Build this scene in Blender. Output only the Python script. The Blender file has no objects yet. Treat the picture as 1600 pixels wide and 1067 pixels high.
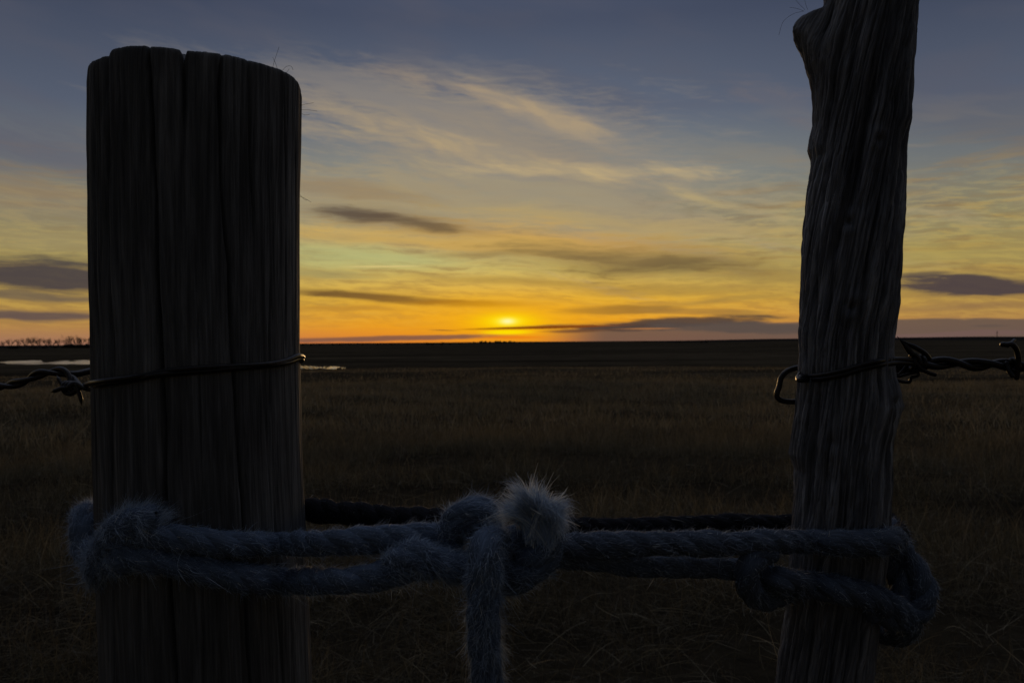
import bpy, math, random
import numpy as np
from mathutils import Vector, Matrix
rng = np.random.default_rng(7); random.seed(7)
C = bpy.context.scene
PI = math.pi

# ------------------------------------------------------------------ camera
F = 1600*28/36.0          # focal length in photograph pixels
CAMZ = 1.15
ROLL = math.radians(0.40)
cam_d = bpy.data.cameras.new('camera'); cam = bpy.data.objects.new('camera', cam_d)
C.collection.objects.link(cam); C.camera = cam
cam_d.lens = 28; cam_d.sensor_width = 36; cam_d.clip_start = 0.02; cam_d.clip_end = 30000
cam_d.shift_y = 0.0
cam.rotation_mode = 'QUATERNION'
Mcam = Matrix.Rotation(math.radians(90), 3, 'X') @ Matrix.Rotation(-ROLL, 3, 'Z')
cam.location = (0, 0, CAMZ); cam.rotation_quaternion = Mcam.to_quaternion()
cam_d.dof.use_dof = True; cam_d.dof.focus_distance = 0.54; cam_d.dof.aperture_fstop = 24

def level(px, py):
    """photo pixel -> tangent coordinates (right, up) of a level camera"""
    v = Mcam @ Vector(((px-800)/F, (533.5-py)/F, -1))
    return v.x/v.y, v.z/v.y
def P(px, py, d):
    u, w = level(px, py)
    return np.array((u*d, d, CAMZ+w*d))
def azel(px, py):
    u, w = level(px, py)
    return math.degrees(math.atan(u)), math.degrees(math.atan2(w, math.hypot(u, 1)))

# ------------------------------------------------------------------ sky
def srgb(r, g, b):
    f = lambda c: (c/255/12.92) if c/255 <= .04045 else ((c/255+.055)/1.055)**2.4
    return (f(r), f(g), f(b), 1)
W = bpy.data.worlds.new('World'); C.world = W; W.use_nodes = True
nt = W.node_tree; nt.nodes.clear()
def nd(t, **k):
    n = nt.nodes.new(t)
    for a, b in k.items(): setattr(n, a, b)
    return n
def lk(a, b): nt.links.new(a, b)
def val(n, i, v):
    if hasattr(v, 'links'): lk(v, n.inputs[i])
    else: n.inputs[i].default_value = v
def mth(op, a, b=0.0, c=0.0, clamp=False):
    n = nd('ShaderNodeMath', operation=op, use_clamp=clamp); val(n, 0, a); val(n, 1, b); val(n, 2, c); return n.outputs[0]
def mrange(x, a, b, c, d, smooth=True):
    n = nd('ShaderNodeMapRange', interpolation_type='SMOOTHSTEP' if smooth else 'LINEAR')
    for i, v in enumerate((x, a, b, c, d)): val(n, i, v)
    return n.outputs[0]
def mixc(f, a, b, mode='MIX'):
    n = nd('ShaderNodeMix', data_type='RGBA', blend_type=mode)
    val(n, 0, f); val(n, 6, a); val(n, 7, b); return n.outputs[2]
def ramp(x, pts):
    n = nd('ShaderNodeValToRGB'); lk(x, n.inputs[0]); e = n.color_ramp.elements
    while len(e) < len(pts): e.new(0.5)
    for i, (p, c) in enumerate(pts): e[i].position = p; e[i].color = c
    return n.outputs[0]
tc = nd('ShaderNodeTexCoord'); sep = nd('ShaderNodeSeparateXYZ'); lk(tc.outputs['Generated'], sep.inputs[0])
X_, Y_, Z_ = sep.outputs
AZ = mth('MULTIPLY', mth('ARCTAN2', X_, Y_), 57.29578)
EL = mth('MULTIPLY', mth('ARCSINE', Z_), 57.29578)
cmb = nd('ShaderNodeCombineXYZ'); lk(AZ, cmb.inputs[0]); lk(EL, cmb.inputs[1]); AE = cmb.outputs[0]
def noise(vec, sx, sy, rot=0, detail=5, rough=.55, dist=0, off=0):
    m = nd('ShaderNodeMapping', vector_type='POINT'); lk(vec, m.inputs[0])
    m.inputs[1].default_value = (off, off*.7, off*.3)
    m2 = m
    if rot:
        m.inputs[3].default_value = (1, 1, 1); m.inputs[2].default_value = (0, 0, math.radians(-rot))
        m2 = nd('ShaderNodeMapping'); lk(m.outputs[0], m2.inputs[0])
    m2.inputs[3].default_value = (sx, sy, 1)
    n = nd('ShaderNodeTexNoise', noise_dimensions='2D'); lk(m2.outputs[0], n.inputs['Vector'])
    n.inputs['Scale'].default_value = 1; n.inputs['Detail'].default_value = detail
    n.inputs['Roughness'].default_value = rough; n.inputs['Distortion'].default_value = dist
    return n.outputs[0]

SUN_AZ, SUN_EL = azel(793, 502)
# the atmosphere (no disc) behind the camera, dimmed so less light falls from there
sky = nd('ShaderNodeTexSky', sky_type='NISHITA', sun_disc=False)
sky.sun_elevation = math.radians(SUN_EL); sky.sun_rotation = math.radians(SUN_AZ)
sky.altitude = 600; sky.air_density = 1.0; sky.dust_density = 1.2; sky.ozone_density = 1.5
nish = mixc(1.0, sky.outputs[0], (0.038, 0.043, 0.056, 1), 'MULTIPLY')
# evening colours round the set sun; unseen sky overhead brightened for top light
E01 = mth('DIVIDE', EL, 90, clamp=True)
def ep(e): return max(0, e)/90
near = ramp(E01, [(ep(0), srgb(226, 118, 40)), (ep(1.2), srgb(240, 158, 26)), (ep(3.0), srgb(226, 174, 52)), (ep(5.2), srgb(203, 184, 106)),
                  (ep(8), srgb(176, 166, 122)), (ep(11.5), srgb(134, 139, 134)), (ep(16), srgb(96, 105, 122)), (ep(22), srgb(71, 79, 99)), (ep(32), srgb(72, 82, 106)), (ep(48), srgb(158, 168, 190)), (1, srgb(178, 188, 208))])
side = ramp(E01, [(ep(0), srgb(158, 112, 92)), (ep(1.2), srgb(176, 130, 72)), (ep(3.0), srgb(172, 140, 72)), (ep(5.2), srgb(160, 144, 88)),
                  (ep(8), srgb(140, 134, 104)), (ep(11), srgb(112, 116, 116)), (ep(15), srgb(85, 93, 110)), (ep(22), srgb(60, 68, 88)), (ep(32), srgb(66, 76, 100)), (ep(48), srgb(154, 164, 186)), (1, srgb(178, 188, 208))])
absaz = mth('ABSOLUTE', mth('SUBTRACT', AZ, SUN_AZ))
grad = mixc(mrange(absaz, 3, 31, 0, 1), near, side)
wfront = mth('MULTIPLY', mrange(absaz, 55, 105, 0, 1), mrange(EL, 60, 84, 1, 0))
grad = mixc(wfront, grad, nish)
front = mrange(absaz, 40, 75, 1, 0)

# noises that make the clouds (degrees of azimuth / elevation)
warpA = nd('ShaderNodeTexNoise', noise_dimensions='2D'); mm = nd('ShaderNodeMapping'); lk(AE, mm.inputs[0]); mm.inputs[3].default_value = (.10, .22, 1)
lk(mm.outputs[0], warpA.inputs['Vector']); warpA.inputs['Scale'].default_value = 1; warpA.inputs['Detail'].default_value = 4
ws = nd('ShaderNodeVectorMath', operation='SUBTRACT'); lk(warpA.outputs['Color'], ws.inputs[0]); ws.inputs[1].default_value = (.5, .5, .5)
wm = nd('ShaderNodeVectorMath', operation='MULTIPLY'); lk(ws.outputs[0], wm.inputs[0]); wm.inputs[1].default_value = (3.2, 1.1, 0)
wa = nd('ShaderNodeVectorMath', operation='ADD'); lk(AE, wa.inputs[0]); lk(wm.outputs[0], wa.inputs[1]); AEW = wa.outputs[0]
nLow = noise(AEW, .13, 1.5, -1, 6, .6, 0, 3.1)        # flat streaks near the horizon
nTilt = noise(AEW, .10, .55, -13, 4, .52, .15, 9.7)    # cirrus streaks falling to the right
nWisp = noise(AEW, .30, 1.0, -17, 3, .5, .3, 21.3)    # small ripples
nBroad = noise(AEW, .07, .25, -8, 3, .5, 0, 33.0)

nFine = noise(AEW, .45, 3.4, -3, 6, .65, 0, 51.0)
def ell(px, py, rx, ry, rot=0, soft=(0.45, 1.15), rough=.8, nz=None, raw=False):
    """soft elliptical patch of sky given by pixel centre / radii in pixels of the photo (converted to degrees)"""
    a, e = azel(px, py); k = 57.3/F
    m = nd('ShaderNodeMapping', vector_type='TEXTURE'); lk(AE if raw else AEW, m.inputs[0])
    m.inputs[1].default_value = (a, e, 0); m.inputs[2].default_value = (0, 0, math.radians(-rot))
    cz = math.cos(math.radians(a))**2
    m.inputs[3].default_value = (rx*k*cz, ry*k*math.sqrt(cz), 1)
    l = nd('ShaderNodeVectorMath', operation='LENGTH'); lk(m.outputs[0], l.inputs[0])
    x = l.outputs['Value']
    if rough:
        x = mth('MULTIPLY_ADD', mth('SUBTRACT', nz or nLow, .5), rough*2.2, x)
        x = mth('MULTIPLY_ADD', mth('SUBTRACT', nFine, .5), rough*.9, x)
    return mrange(x, soft[0], soft[1], 1, 0)
col = grad
def lay(mask, c, op=1.0, mode='MIX'):
    global col
    col = mixc(mth('MULTIPLY', mask, op), col, c, mode)
# broad faint bands everywhere
lay(mth('MULTIPLY', mrange(nLow, .46, .70, 0, 1), mth('MULTIPLY', mrange(EL, 1, 4, .3, 1), mrange(EL, 9, 14, 1, 0))), srgb(150, 118, 68), .55)
lay(mth('MULTIPLY', mrange(nTilt, .50, .72, 0, 1), mth('MULTIPLY', mrange(EL, 4, 8, 0, 1), mth('MULTIPLY', mrange(EL, 12, 17, 1, 0), mrange(AZ, -24, -12, .15, 1)))), srgb(150, 136, 114), .28)
lay(mth('MULTIPLY', mrange(nBroad, .42, .7, 0, 1), mrange(EL, 4, 9, 0, 1)), srgb(92, 90, 100), .30)
lay(mth('MULTIPLY', mrange(nFine, .44, .66, 0, 1), mth('MULTIPLY', mrange(EL, .5, 2, 0, 1), mrange(EL, 8, 12, 1, 0))), srgb(140, 112, 70), .28)
lay(mth('MULTIPLY', mrange(nFine, .56, .36, 0, 1), mth('MULTIPLY', mrange(EL, .5, 2, 0, 1), mrange(EL, 8, 12, 1, 0))), srgb(224, 186, 84), .20)
# the cirrus sheet
top = mrange(EL, 16.5, 21.0, 1, 0)
def streak(m, lo=.40, hi=.62):
    m = mth('MULTIPLY', m, top)
    return mth('MULTIPLY', m, mrange(nTilt, lo, hi, .12, 1))
def wisp(m):
    m = mth('MULTIPLY', m, top)
    return mth('MULTIPLY', m, mrange(nWisp, .34, .68, .40, 1))
lay(mth('MULTIPLY', ell(730, 225, 480, 125, 14, (.2, 1.15), .9, nTilt), top), srgb(144, 135, 124), .66)
lay(ell(800, 320, 480, 70, 6, (.2, 1.3), .9, nTilt), srgb(162, 148, 118), .66)
lay(streak(ell(770, 215, 420, 105, 13, (.35, 1.25), .9, nTilt)), srgb(148, 136, 120), .72)
lay(streak(ell(560, 330, 330, 75, 5, (.3, 1.25), .8, nTilt)), srgb(170, 150, 112), .80)
lay(wisp(ell(680, 128, 240, 17, 13, (.1, 1.3), .9, nTilt)), srgb(170, 148, 120), .55)
lay(wisp(ell(850, 182, 130, 22, 21, (.1, 1.3), .8, nTilt)), srgb(178, 156, 122), .62)
lay(wisp(ell(760, 235, 320, 22, 12, (.1, 1.3), .9, nTilt)), srgb(184, 160, 120), .60)
lay(wisp(ell(930, 268, 260, 15, 3, (.1, 1.3), .9, nTilt)), srgb(198, 174, 126), .62)
lay(wisp(ell(1140, 318, 130, 10, 16, (.1, 1.3), .6, nTilt)), srgb(184, 164, 116), .6)
lay(wisp(ell(600, 215, 150, 15, 5, (.1, 1.3), .9, nTilt)), srgb(180, 158, 120), .6)
lay(wisp(ell(1220, 160, 110, 26, 28, (.1, 1.3), .9, nTilt)), srgb(118, 108, 108), .5)
lay(wisp(ell(1440, 300, 50, 10, 8, (.1, 1.3), .5, nTilt)), srgb(160, 142, 104), .5)
lay(ell(40, 310, 260, 50, 4, (.1, 1.3), .8, nTilt), srgb(140, 126, 104), .65)
lay(ell(60, 235, 240, 50, 4, (.1, 1.3), .8, nTilt), srgb(92, 92, 106), .6)
lay(ell(60, 372, 200, 22, 0, (.1, 1.3), .8), srgb(158, 142, 98), .6)
lay(ell(540, 296, 170, 16, 5, (.1, 1.3), .8), srgb(142, 122, 96), .6)
lay(ell(720, 385, 260, 9, 4, (.1, 1.3), .9), srgb(166, 134, 80), .6)
lay(ell(880, 382, 330, 30, 6, (.1, 1.3), .8), srgb(206, 158, 76), .75)
lay(ell(1000, 350, 330, 20, 6, (.1, 1.3), .8), srgb(186, 158, 98), .5)
lay(ell(660, 375, 260, 20, 3, (.1, 1.3), .8), srgb(210, 172, 92), .6)
lay(ell(560, 405, 180, 22, 2, (.1, 1.3), .5), srgb(178, 182, 122), .7)
lay(ell(1500, 395, 180, 26, 0, (.1, 1.3), .8), srgb(168, 148, 84), .55)
# darker clouds
lay(ell(630, 345, 150, 22, 8, (.0, 1.3), .8), srgb(132, 108, 74), .60)
lay(ell(560, 333, 85, 13, 7, (.1, 1.25), .75), srgb(86, 74, 66), .85)
lay(ell(655, 350, 110, 11, 8, (.1, 1.25), .75), srgb(98, 82, 64), .75)
lay(ell(1010, 408, 260, 32, 3, (.0, 1.3), .9), srgb(140, 116, 70), .60)
lay(ell(1020, 416, 190, 20, 2, (.0, 1.25), .9), srgb(104, 88, 60), .88)
lay(ell(760, 398, 110, 6, 0, (.1, 1.3), .8), srgb(146, 122, 72), .6)
lay(ell(930, 400, 160, 16, 6, (.1, 1.3), .9), srgb(136, 114, 72), .55)
lay(ell(820, 440, 200, 7, 2, (.1, 1.3), 1.0), srgb(150, 122, 62), .55)
lay(ell(1050, 452, 190, 9, 2, (.1, 1.3), 1.0), srgb(146, 120, 66), .55)
lay(ell(520, 432, 70, 8, 3, (.1, 1.3), .8), srgb(140, 132, 92), .6)
lay(ell(540, 484, 90, 5, 0, (.1, 1.3), .9), srgb(168, 118, 52), .6)
lay(ell(1180, 432, 110, 14, 5, (.1, 1.3), .8), srgb(136, 112, 66), .6)
lay(ell(60, 428, 210, 27, 3, (.45, 1.15), .7), srgb(66, 60, 66), .92)
lay(ell(30, 462, 190, 9, 1, (.3, 1.2), .7), srgb(86, 78, 76), .7)
lay(ell(50, 497, 210, 10, 0, (.3, 1.2), .7), srgb(84, 72, 76), .85)
lay(ell(1520, 450, 135, 19, 3, (.5, 1.15), .8), srgb(72, 62, 66), .95)
lay(ell(1450, 432, 50, 5, 0, (.3, 1.2), .6), srgb(78, 68, 68), .7)
lay(ell(1530, 480, 150, 7, 0, (.2, 1.3), .8), srgb(138, 106, 72), .6)
lay(ell(1546, 509, 34, 2.6, 0, (.3, 1.1), .3, raw=True), srgb(96, 78, 60), .85)
lay(ell(590, 464, 150, 8, 4, (.3, 1.15), .7, raw=True), srgb(92, 70, 46), .92)
lay(ell(755, 475, 110, 7, 1, (.3, 1.15), .8, raw=True), srgb(138, 92, 34), .85)
lay(ell(965, 483, 125, 8.5, -2, (.3, 1.15), .8, raw=True), srgb(122, 92, 52), .85)
lay(ell(1130, 490, 120, 7, 5, (.3, 1.2), .9), srgb(146, 112, 62), .65)
lay(ell(1130, 470, 130, 5, -3, (.3, 1.2), .9), srgb(160, 128, 66), .6)
# glow of the sun through thin cloud
sa = mth('DIVIDE', mth('SUBTRACT', AZ, SUN_AZ), 1.0)
def glow(sx, sy, dy=0):
    a = mth('DIVIDE', sa, sx); b = mth('DIVIDE', mth('SUBTRACT', EL, SUN_EL+dy), sy)
    r2 = mth('ADD', mth('MULTIPLY', a, a), mth('MULTIPLY', b, b))
    return mth('EXPONENT', mth('MULTIPLY', r2, -1.0))
lay(glow(11, 2.4), srgb(238, 164, 20), .45)
lay(glow(4.2, 1.25), srgb(252, 178, 0), .82)
lay(glow(2.0, .55), srgb(255, 222, 0), .95)
lay(glow(.80, .27), srgb(255, 240, 50), 1.0)
lay(glow(.42, .17), srgb(255, 246, 168), 1.0)
# bank low over the horizon, to the right of the sun, and thin bars across the glow
bank = mth('MULTIPLY', mrange(mth('MULTIPLY_ADD', mth('SUBTRACT', nLow, .5), .9, mth('ADD', EL, mrange(AZ, 1, 8, .62, -.12))), .98, 1.20, 1, 0), mrange(AZ, 1.0, 7.0, 0, 1))
lay(bank, srgb(98, 82, 74), .90)
lay(ell(1030, 505, 190, 9.5, -2, (.5, 1.1), .6), srgb(76, 62, 56), .94)
lay(ell(1180, 512, 190, 11, 2, (.5, 1.1), .6), srgb(88, 76, 70), .90)
lay(ell(850, 511.5, 150, 2.6, -1, (.4, 1.1), .25, raw=True), srgb(132, 66, 12), .95)
lay(ell(900, 517, 70, 4, -1, (.2, 1.1), .5, raw=True), srgb(100, 66, 46), .80)
lay(ell(1010, 513.5, 60, 1.6, 0, (.2, 1.1), .4, raw=True), srgb(186, 124, 72), .70)
lay(ell(693, 516, 30, 1.2, 2, (.3, 1.1), .3, raw=True), srgb(122, 78, 40), .85)
lay(ell(600, 529, 210, 5.5, -1, (.5, 1.1), .4, raw=True), srgb(116, 82, 70), .85)
lay(ell(793, 519, 46, 4.2, 0, (.25, 1.2), .15, raw=True), srgb(255, 222, 0), 1.0)
lay(ell(800, 527, 60, 3.0, 0, (.1, 1.2), .3, raw=True), srgb(236, 120, 20), .75)
lay(ell(1500, 525, 190, 5.5, 0, (.5, 1.1), .3), srgb(112, 88, 82), .88)
lay(ell(600, 416.5, 68, 1.3, -1, (.4, 1.2), .1, raw=True), srgb(222, 196, 126), .75)
# below the horizon: unlit land, never seen
col = mixc(mrange(EL, -1.2, -.6, 1, 0), col, (.01, .008, .006, 1))
bg = nd('ShaderNodeBackground'); lk(col, bg.inputs[0]); bg.inputs[1].default_value = 1.0
wo = nd('ShaderNodeOutputWorld'); lk(bg.outputs[0], wo.inputs[0])
W.cycles.sampling_method = 'MANUAL'; W.cycles.sample_map_resolution = 1024

# ------------------------------------------------------------------ sun (veiled, on the horizon)
sl = bpy.data.lights.new('sun', 'SUN'); sun = bpy.data.objects.new('sun', sl); C.collection.objects.link(sun)
sl.energy = 0.45; sl.angle = math.radians(1.5); sl.color = (1, .60, .25)
d = Vector((math.sin(math.radians(SUN_AZ))*math.cos(math.radians(SUN_EL)), math.cos(math.radians(SUN_AZ))*math.cos(math.radians(SUN_EL)), math.sin(math.radians(SUN_EL))))
sun.rotation_mode = 'QUATERNION'; sun.rotation_quaternion = d.to_track_quat('Z', 'Y'); sun.location = (0, 0, 20)
C.view_settings.view_transform = 'Standard'; C.view_settings.look = 'None'
C.view_settings.exposure = 0; C.view_settings.gamma = 1; C.view_settings.use_curve_mapping = False

# ------------------------------------------------------------------ helpers
def tag(o, label=None, cat=None, group=None, kind=None):
    if label: o['label'] = label
    if cat: o['category'] = cat
    if group: o['group'] = group
    if kind: o['kind'] = kind
    return o
def link(name, me, parent=None, mat=None):
    o = bpy.data.objects.new(name, me); C.collection.objects.link(o)
    if mat is not None:
        for m in (mat if isinstance(mat, (list, tuple)) else [mat]): me.materials.append(m)
    if parent is not None:
        o.parent = parent
        o.matrix_parent_inverse = Matrix.Translation(-Vector(parent.location))
    return o
def empty(name, loc):
    o = bpy.data.objects.new(name, None); o.location = loc; o.empty_display_size = .05
    C.collection.objects.link(o); return o
def mesh_np(name, V, Q, smooth=True, T=None):
    """V Nx3, Q Mx4 quads, T Kx3 triangles"""
    me = bpy.data.meshes.new(name)
    V = np.ascontiguousarray(V, dtype=np.float32)
    nq = 0 if Q is None else len(Q); ntr = 0 if T is None else len(T)
    me.vertices.add(len(V)); me.vertices.foreach_set('co', V.ravel())
    li = []
    if nq: li.append(np.asarray(Q).ravel())
    if ntr: li.append(np.asarray(T).ravel())
    li = np.concatenate(li).astype(np.int32)
    me.loops.add(len(li)); me.loops.foreach_set('vertex_index', li)
    me.polygons.add(nq+ntr)
    st = np.concatenate([np.arange(nq)*4, nq*4+np.arange(ntr)*3]).astype(np.int32)
    me.polygons.foreach_set('loop_start', st)
    me.polygons.foreach_set('use_smooth', np.full(nq+ntr, smooth))
    me.update(calc_edges=True); me.validate(); return me
def join(parts):
    Vs, Qs, n = [], [], 0
    for V, Q in parts: Vs.append(V); Qs.append(np.asarray(Q)+n); n += len(V)
    return np.concatenate(Vs), np.concatenate(Qs)
def vattr(me, name, arr, t='FLOAT_VECTOR'):
    a = me.attributes.new(name, t, 'POINT')
    a.data.foreach_set('vector' if t == 'FLOAT_VECTOR' else 'value', np.ascontiguousarray(arr, dtype=np.float32).ravel())
def vnoise(u, v, per, seed):
    """periodic value noise: u in turns*per cells, v in cells"""
    r = np.random.default_rng(seed); G = r.random((per, 257))
    ui = np.floor(u).astype(int); vi = np.floor(v).astype(int); fu = u-ui; fv = v-vi
    fu = fu*fu*(3-2*fu); fv = fv*fv*(3-2*fv)
    g = lambda a, b: G[a % per, b % 257]
    return (g(ui, vi)*(1-fu)+g(ui+1, vi)*fu)*(1-fv)+(g(ui, vi+1)*(1-fu)+g(ui+1, vi+1)*fu)*fv
def spline(pts, step):
    p = np.array(pts, float); p = np.vstack([2*p[0]-p[1], p, 2*p[-1]-p[-2]]); out = []
    for i in range(1, len(p)-2):
        L = np.linalg.norm(p[i+1]-p[i]); n = max(2, int(L/step)); t = np.linspace(0, 1, n, endpoint=False)[:, None]
        a, b, c, e = p[i-1], p[i], p[i+1], p[i+2]
        out.append(.5*((2*b)+(-a+c)*t+(2*a-5*b+4*c-e)*t**2+(-a+3*b-3*c+e)*t**3))
    out.append(p[-2][None]); return np.vstack(out)
def frames(p):
    t = np.gradient(p, axis=0); t /= np.linalg.norm(t, axis=1)[:, None]+1e-12
    n = np.zeros_like(p); a = np.array((0, 0, 1.)) if abs(t[0][2]) < .9 else np.array((0, 1., 0))
    v = a-t[0]*(a@t[0]); n[0] = v/np.linalg.norm(v)
    for i in range(1, len(p)):
        v = n[i-1]-t[i]*(n[i-1]@t[i]); n[i] = v/np.linalg.norm(v)
    return t, n, np.cross(t, n)
def tube(p, r, k=8, caps=True):
    p = np.asarray(p, float); t, n, b = frames(p); r = np.broadcast_to(r, (len(p),)).copy()
    if caps:
        p = np.vstack([p[0]-t[0]*r[0]*.5, p, p[-1]+t[-1]*r[-1]*.5]); n = np.vstack([n[0], n, n[-1]]); b = np.vstack([b[0], b, b[-1]]); r = np.concatenate([[r[0]*.15], r, [r[-1]*.15]])
    a = np.arange(k)*2*PI/k
    V = p[:, None]+r[:, None, None]*(n[:, None]*np.cos(a)[None, :, None]+b[:, None]*np.sin(a)[None, :, None])
    m = len(p); i = np.arange(m-1)[:, None]*k; j = np.arange(k)[None]; j2 = (j+1) % k
    Q = np.stack([i+j, i+j2, i+k+j2, i+k+j], -1).reshape(-1, 4)
    return V.reshape(-1, 3), Q
def ribbons(base, dirs, length, width, bend, segs=3):
    """thin tapering blades; bend = Nx3 displacement of the tip"""
    N = len(base); s = np.linspace(0, 1, segs+1)
    up = rng.normal(size=(N, 3)); side = np.cross(dirs, up); side /= np.linalg.norm(side, axis=1)[:, None]+1e-9
    c = base[:, None]+dirs[:, None]*(length[:, None, None]*s[None, :, None])+bend[:, None]*(s**2)[None, :, None]
    w = width[:, None]*(1-.85*s**1.5)[None]
    V = np.stack([c-side[:, None]*w[..., None]/2, c+side[:, None]*w[..., None]/2], 2)  # N,segs+1,2,3
    k = (segs+1)*2; i = np.arange(N)[:, None]*k; j = np.arange(segs)[None]*2
    Q = np.stack([i+j, i+j+1, i+j+3, i+j+2], -1).reshape(-1, 4)
    return V.reshape(-1, 3), Q, k

# ------------------------------------------------------------------ materials
class Mat:
    def __init__(s, name):
        s.m = bpy.data.materials.new(name); s.m.use_nodes = True; s.t = s.m.node_tree
        s.b = s.t.nodes['Principled BSDF']; s.out = s.t.nodes['Material Output']
    def n(s, t, **k):
        x = s.t.nodes.new(t)
        for a, b in k.items(): setattr(x, a, b)
        return x
    def l(s, a, b): s.t.links.new(a, b)
    def noise(s, vec, scale, sc=(1, 1, 1), detail=5, rough=.6, dist=0):
        m = s.n('ShaderNodeMapping'); s.l(vec, m.inputs[0]); m.inputs[3].default_value = sc
        x = s.n('ShaderNodeTexNoise'); s.l(m.outputs[0], x.inputs['Vector'])
        x.inputs['Scale'].default_value = scale; x.inputs['Detail'].default_value = detail
        x.inputs['Roughness'].default_value = rough; x.inputs['Distortion'].default_value = dist
        return x.outputs[0]
    def ramp(s, x, pts):
        r = s.n('ShaderNodeValToRGB'); s.l(x, r.inputs[0]); e = r.color_ramp.elements
        while len(e) < len(pts): e.new(.5)
        for i, (p, c) in enumerate(pts): e[i].position = p; e[i].color = tuple(c)+(1,)
        return r.outputs[0]
    def mix(s, f, a, b, mode='MIX'):
        x = s.n('ShaderNodeMix', data_type='RGBA', blend_type=mode)
        for i, v in ((0, f), (6, a), (7, b)):
            if hasattr(v, 'links'): s.l(v, x.inputs[i])
            else: x.inputs[i].default_value = v
        return x.outputs[2]
    def bump(s, hs, prev=None):
        for h, st, di in hs:
            b = s.n('ShaderNodeBump'); b.inputs['Strength'].default_value = st; b.inputs['Distance'].default_value = di
            s.l(h, b.inputs['Height'])
            if prev is not None: s.l(prev, b.inputs['Normal'])
            prev = b.outputs[0]
        s.l(prev, s.b.inputs['Normal'])
def wood(name, dark, mid, light, gscale, seed):
    M = Mat(name); a = M.n('ShaderNodeAttribute', attribute_name='grain').outputs['Vector']
    g1 = M.noise(a, gscale, (1, 1, .055), 6, .68, .35); g2 = M.noise(a, gscale*4, (1, 1, .02), 4, .6)
    g3 = M.noise(a, 14, (1, 1, .35), 4, .6, .4); g4 = M.noise(a, 500, (1, 1, .5), 2, .5)
    c = M.ramp(g1, [(.28, dark), (.5, mid), (.74, light)])
    c = M.mix(.45, c, M.ramp(g2, [(.30, (.35, .35, .36)), (.68, (1.25, 1.25, 1.25))]), 'MULTIPLY')
    c = M.mix(.7, c, M.ramp(g3, [(.3, (.55, .55, .55)), (.7, (1.3, 1.28, 1.25))]), 'MULTIPLY')
    M.l(c, M.b.inputs['Base Color']); M.b.inputs['Roughness'].default_value = .8
    M.b.inputs['Specular IOR Level'].default_value = .18
    M.bump([(g1, .9, .0022), (g2, .8, .0007), (g4, .35, .0003)])
    return M.m
mWoodL = wood('weathered_pine', (.044, .044, .046), (.105, .105, .107), (.215, .218, .225), 210, 1)
mWoodR = wood('weathered_juniper', (.026, .027, .030), (.165, .168, .185), (.50, .51, .545), 250, 2)

def fibre(name, cols, transl=.35, attr='tint'):
    M = Mat(name); a = M.n('ShaderNodeAttribute', attribute_name=attr).outputs['Fac']
    c = M.ramp(a, cols); M.l(c, M.b.inputs['Base Color']); M.b.inputs['Roughness'].default_value = .6
    M.b.inputs['Specular IOR Level'].default_value = .25
    tr = M.n('ShaderNodeBsdfTranslucent'); M.l(c, tr.inputs[0])
    mx = M.n('ShaderNodeMixShader'); mx.inputs[0].default_value = transl
    M.l(M.b.outputs[0], mx.inputs[1]); M.l(tr.outputs[0], mx.inputs[2]); M.l(mx.outputs[0], M.out.inputs[0])
    return M.m
mFibre = fibre('rope_fibre', [(0, (.10, .135, .20)), (.5, (.34, .42, .54)), (.85, (.60, .69, .79)), (1, (.85, .84, .78))], .30)
mFibreD = fibre('shaded_rope_fibre', [(0, (.015, .015, .02)), (.55, (.035, .04, .052)), (.80, (.12, .135, .16)), (1, (.6, .6, .55))], .30)  # back-span fibres: shade put into the dark tones, lit fuzz into the pale
mFibreR = fibre('worn_rope_fibre', [(0, (.09, .11, .15)), (.5, (.27, .325, .41)), (.82, (.56, .62, .70)), (1, (.85, .84, .78))], .30)
def ropemat(name, a, b):
    M = Mat(name); v = M.n('ShaderNodeAttribute', attribute_name='grain').outputs['Vector']
    g = M.noise(v, 900, (1, 1, .10), 4, .6); h = M.noise(v, 60, (1, 1, 1), 3, .6)
    c = M.mix(h, a, b); c = M.mix(.8, c, M.ramp(g, [(.3, (.35, .35, .35)), (.7, (1.3, 1.3, 1.3))]), 'MULTIPLY')
    M.l(c, M.b.inputs['Base Color']); M.b.inputs['Roughness'].default_value = .9; M.b.inputs['Specular IOR Level'].default_value = .1
    M.bump([(g, 1.0, .0006)]); return M.m
mRope = ropemat('blue_rope', (.07, .095, .145, 1), (.14, .18, .25, 1))
mRopeW = ropemat('worn_rope', (.05, .062, .085, 1), (.10, .12, .16, 1))
mRopeD = ropemat('shaded_rope', (.010, .010, .013, 1), (.022, .022, .028, 1))  # darker copy of the rope: shade of the back spans put into colour
M = Mat('rusty_wire'); tcx = M.n('ShaderNodeTexCoord').outputs['Object']
g = M.noise(tcx, 300, (1, 1, 1), 5, .65); M.l(M.ramp(g, [(.35, (.008, .007, .007)), (.6, (.022, .016, .013)), (.8, (.045, .028, .02))]), M.b.inputs['Base Color'])
M.b.inputs['Metallic'].default_value = .55; M.b.inputs['Roughness'].default_value = .42; M.bump([(g, .5, .0003)]); mWire = M.m
M = Mat('fine_hair'); M.b.inputs['Base Color'].default_value = (.05, .03, .02, 1); mHair = M.m
M = Mat('twig_bark'); M.b.inputs['Base Color'].default_value = (.045, .035, .028, 1); M.b.inputs['Roughness'].default_value = .9; mTwig = M.m
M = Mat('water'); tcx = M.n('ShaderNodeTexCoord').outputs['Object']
M.b.inputs['Base Color'].default_value = (.78, .80, .74, 1); M.b.inputs['Roughness'].default_value = .16; M.b.inputs['IOR'].default_value = 1.33  # whitish base colour makes the ponds pale
M.bump([(M.noise(tcx, .9, (1, 1, 1), 3, .6), .3, .12)]); mWater = M.m
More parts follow.
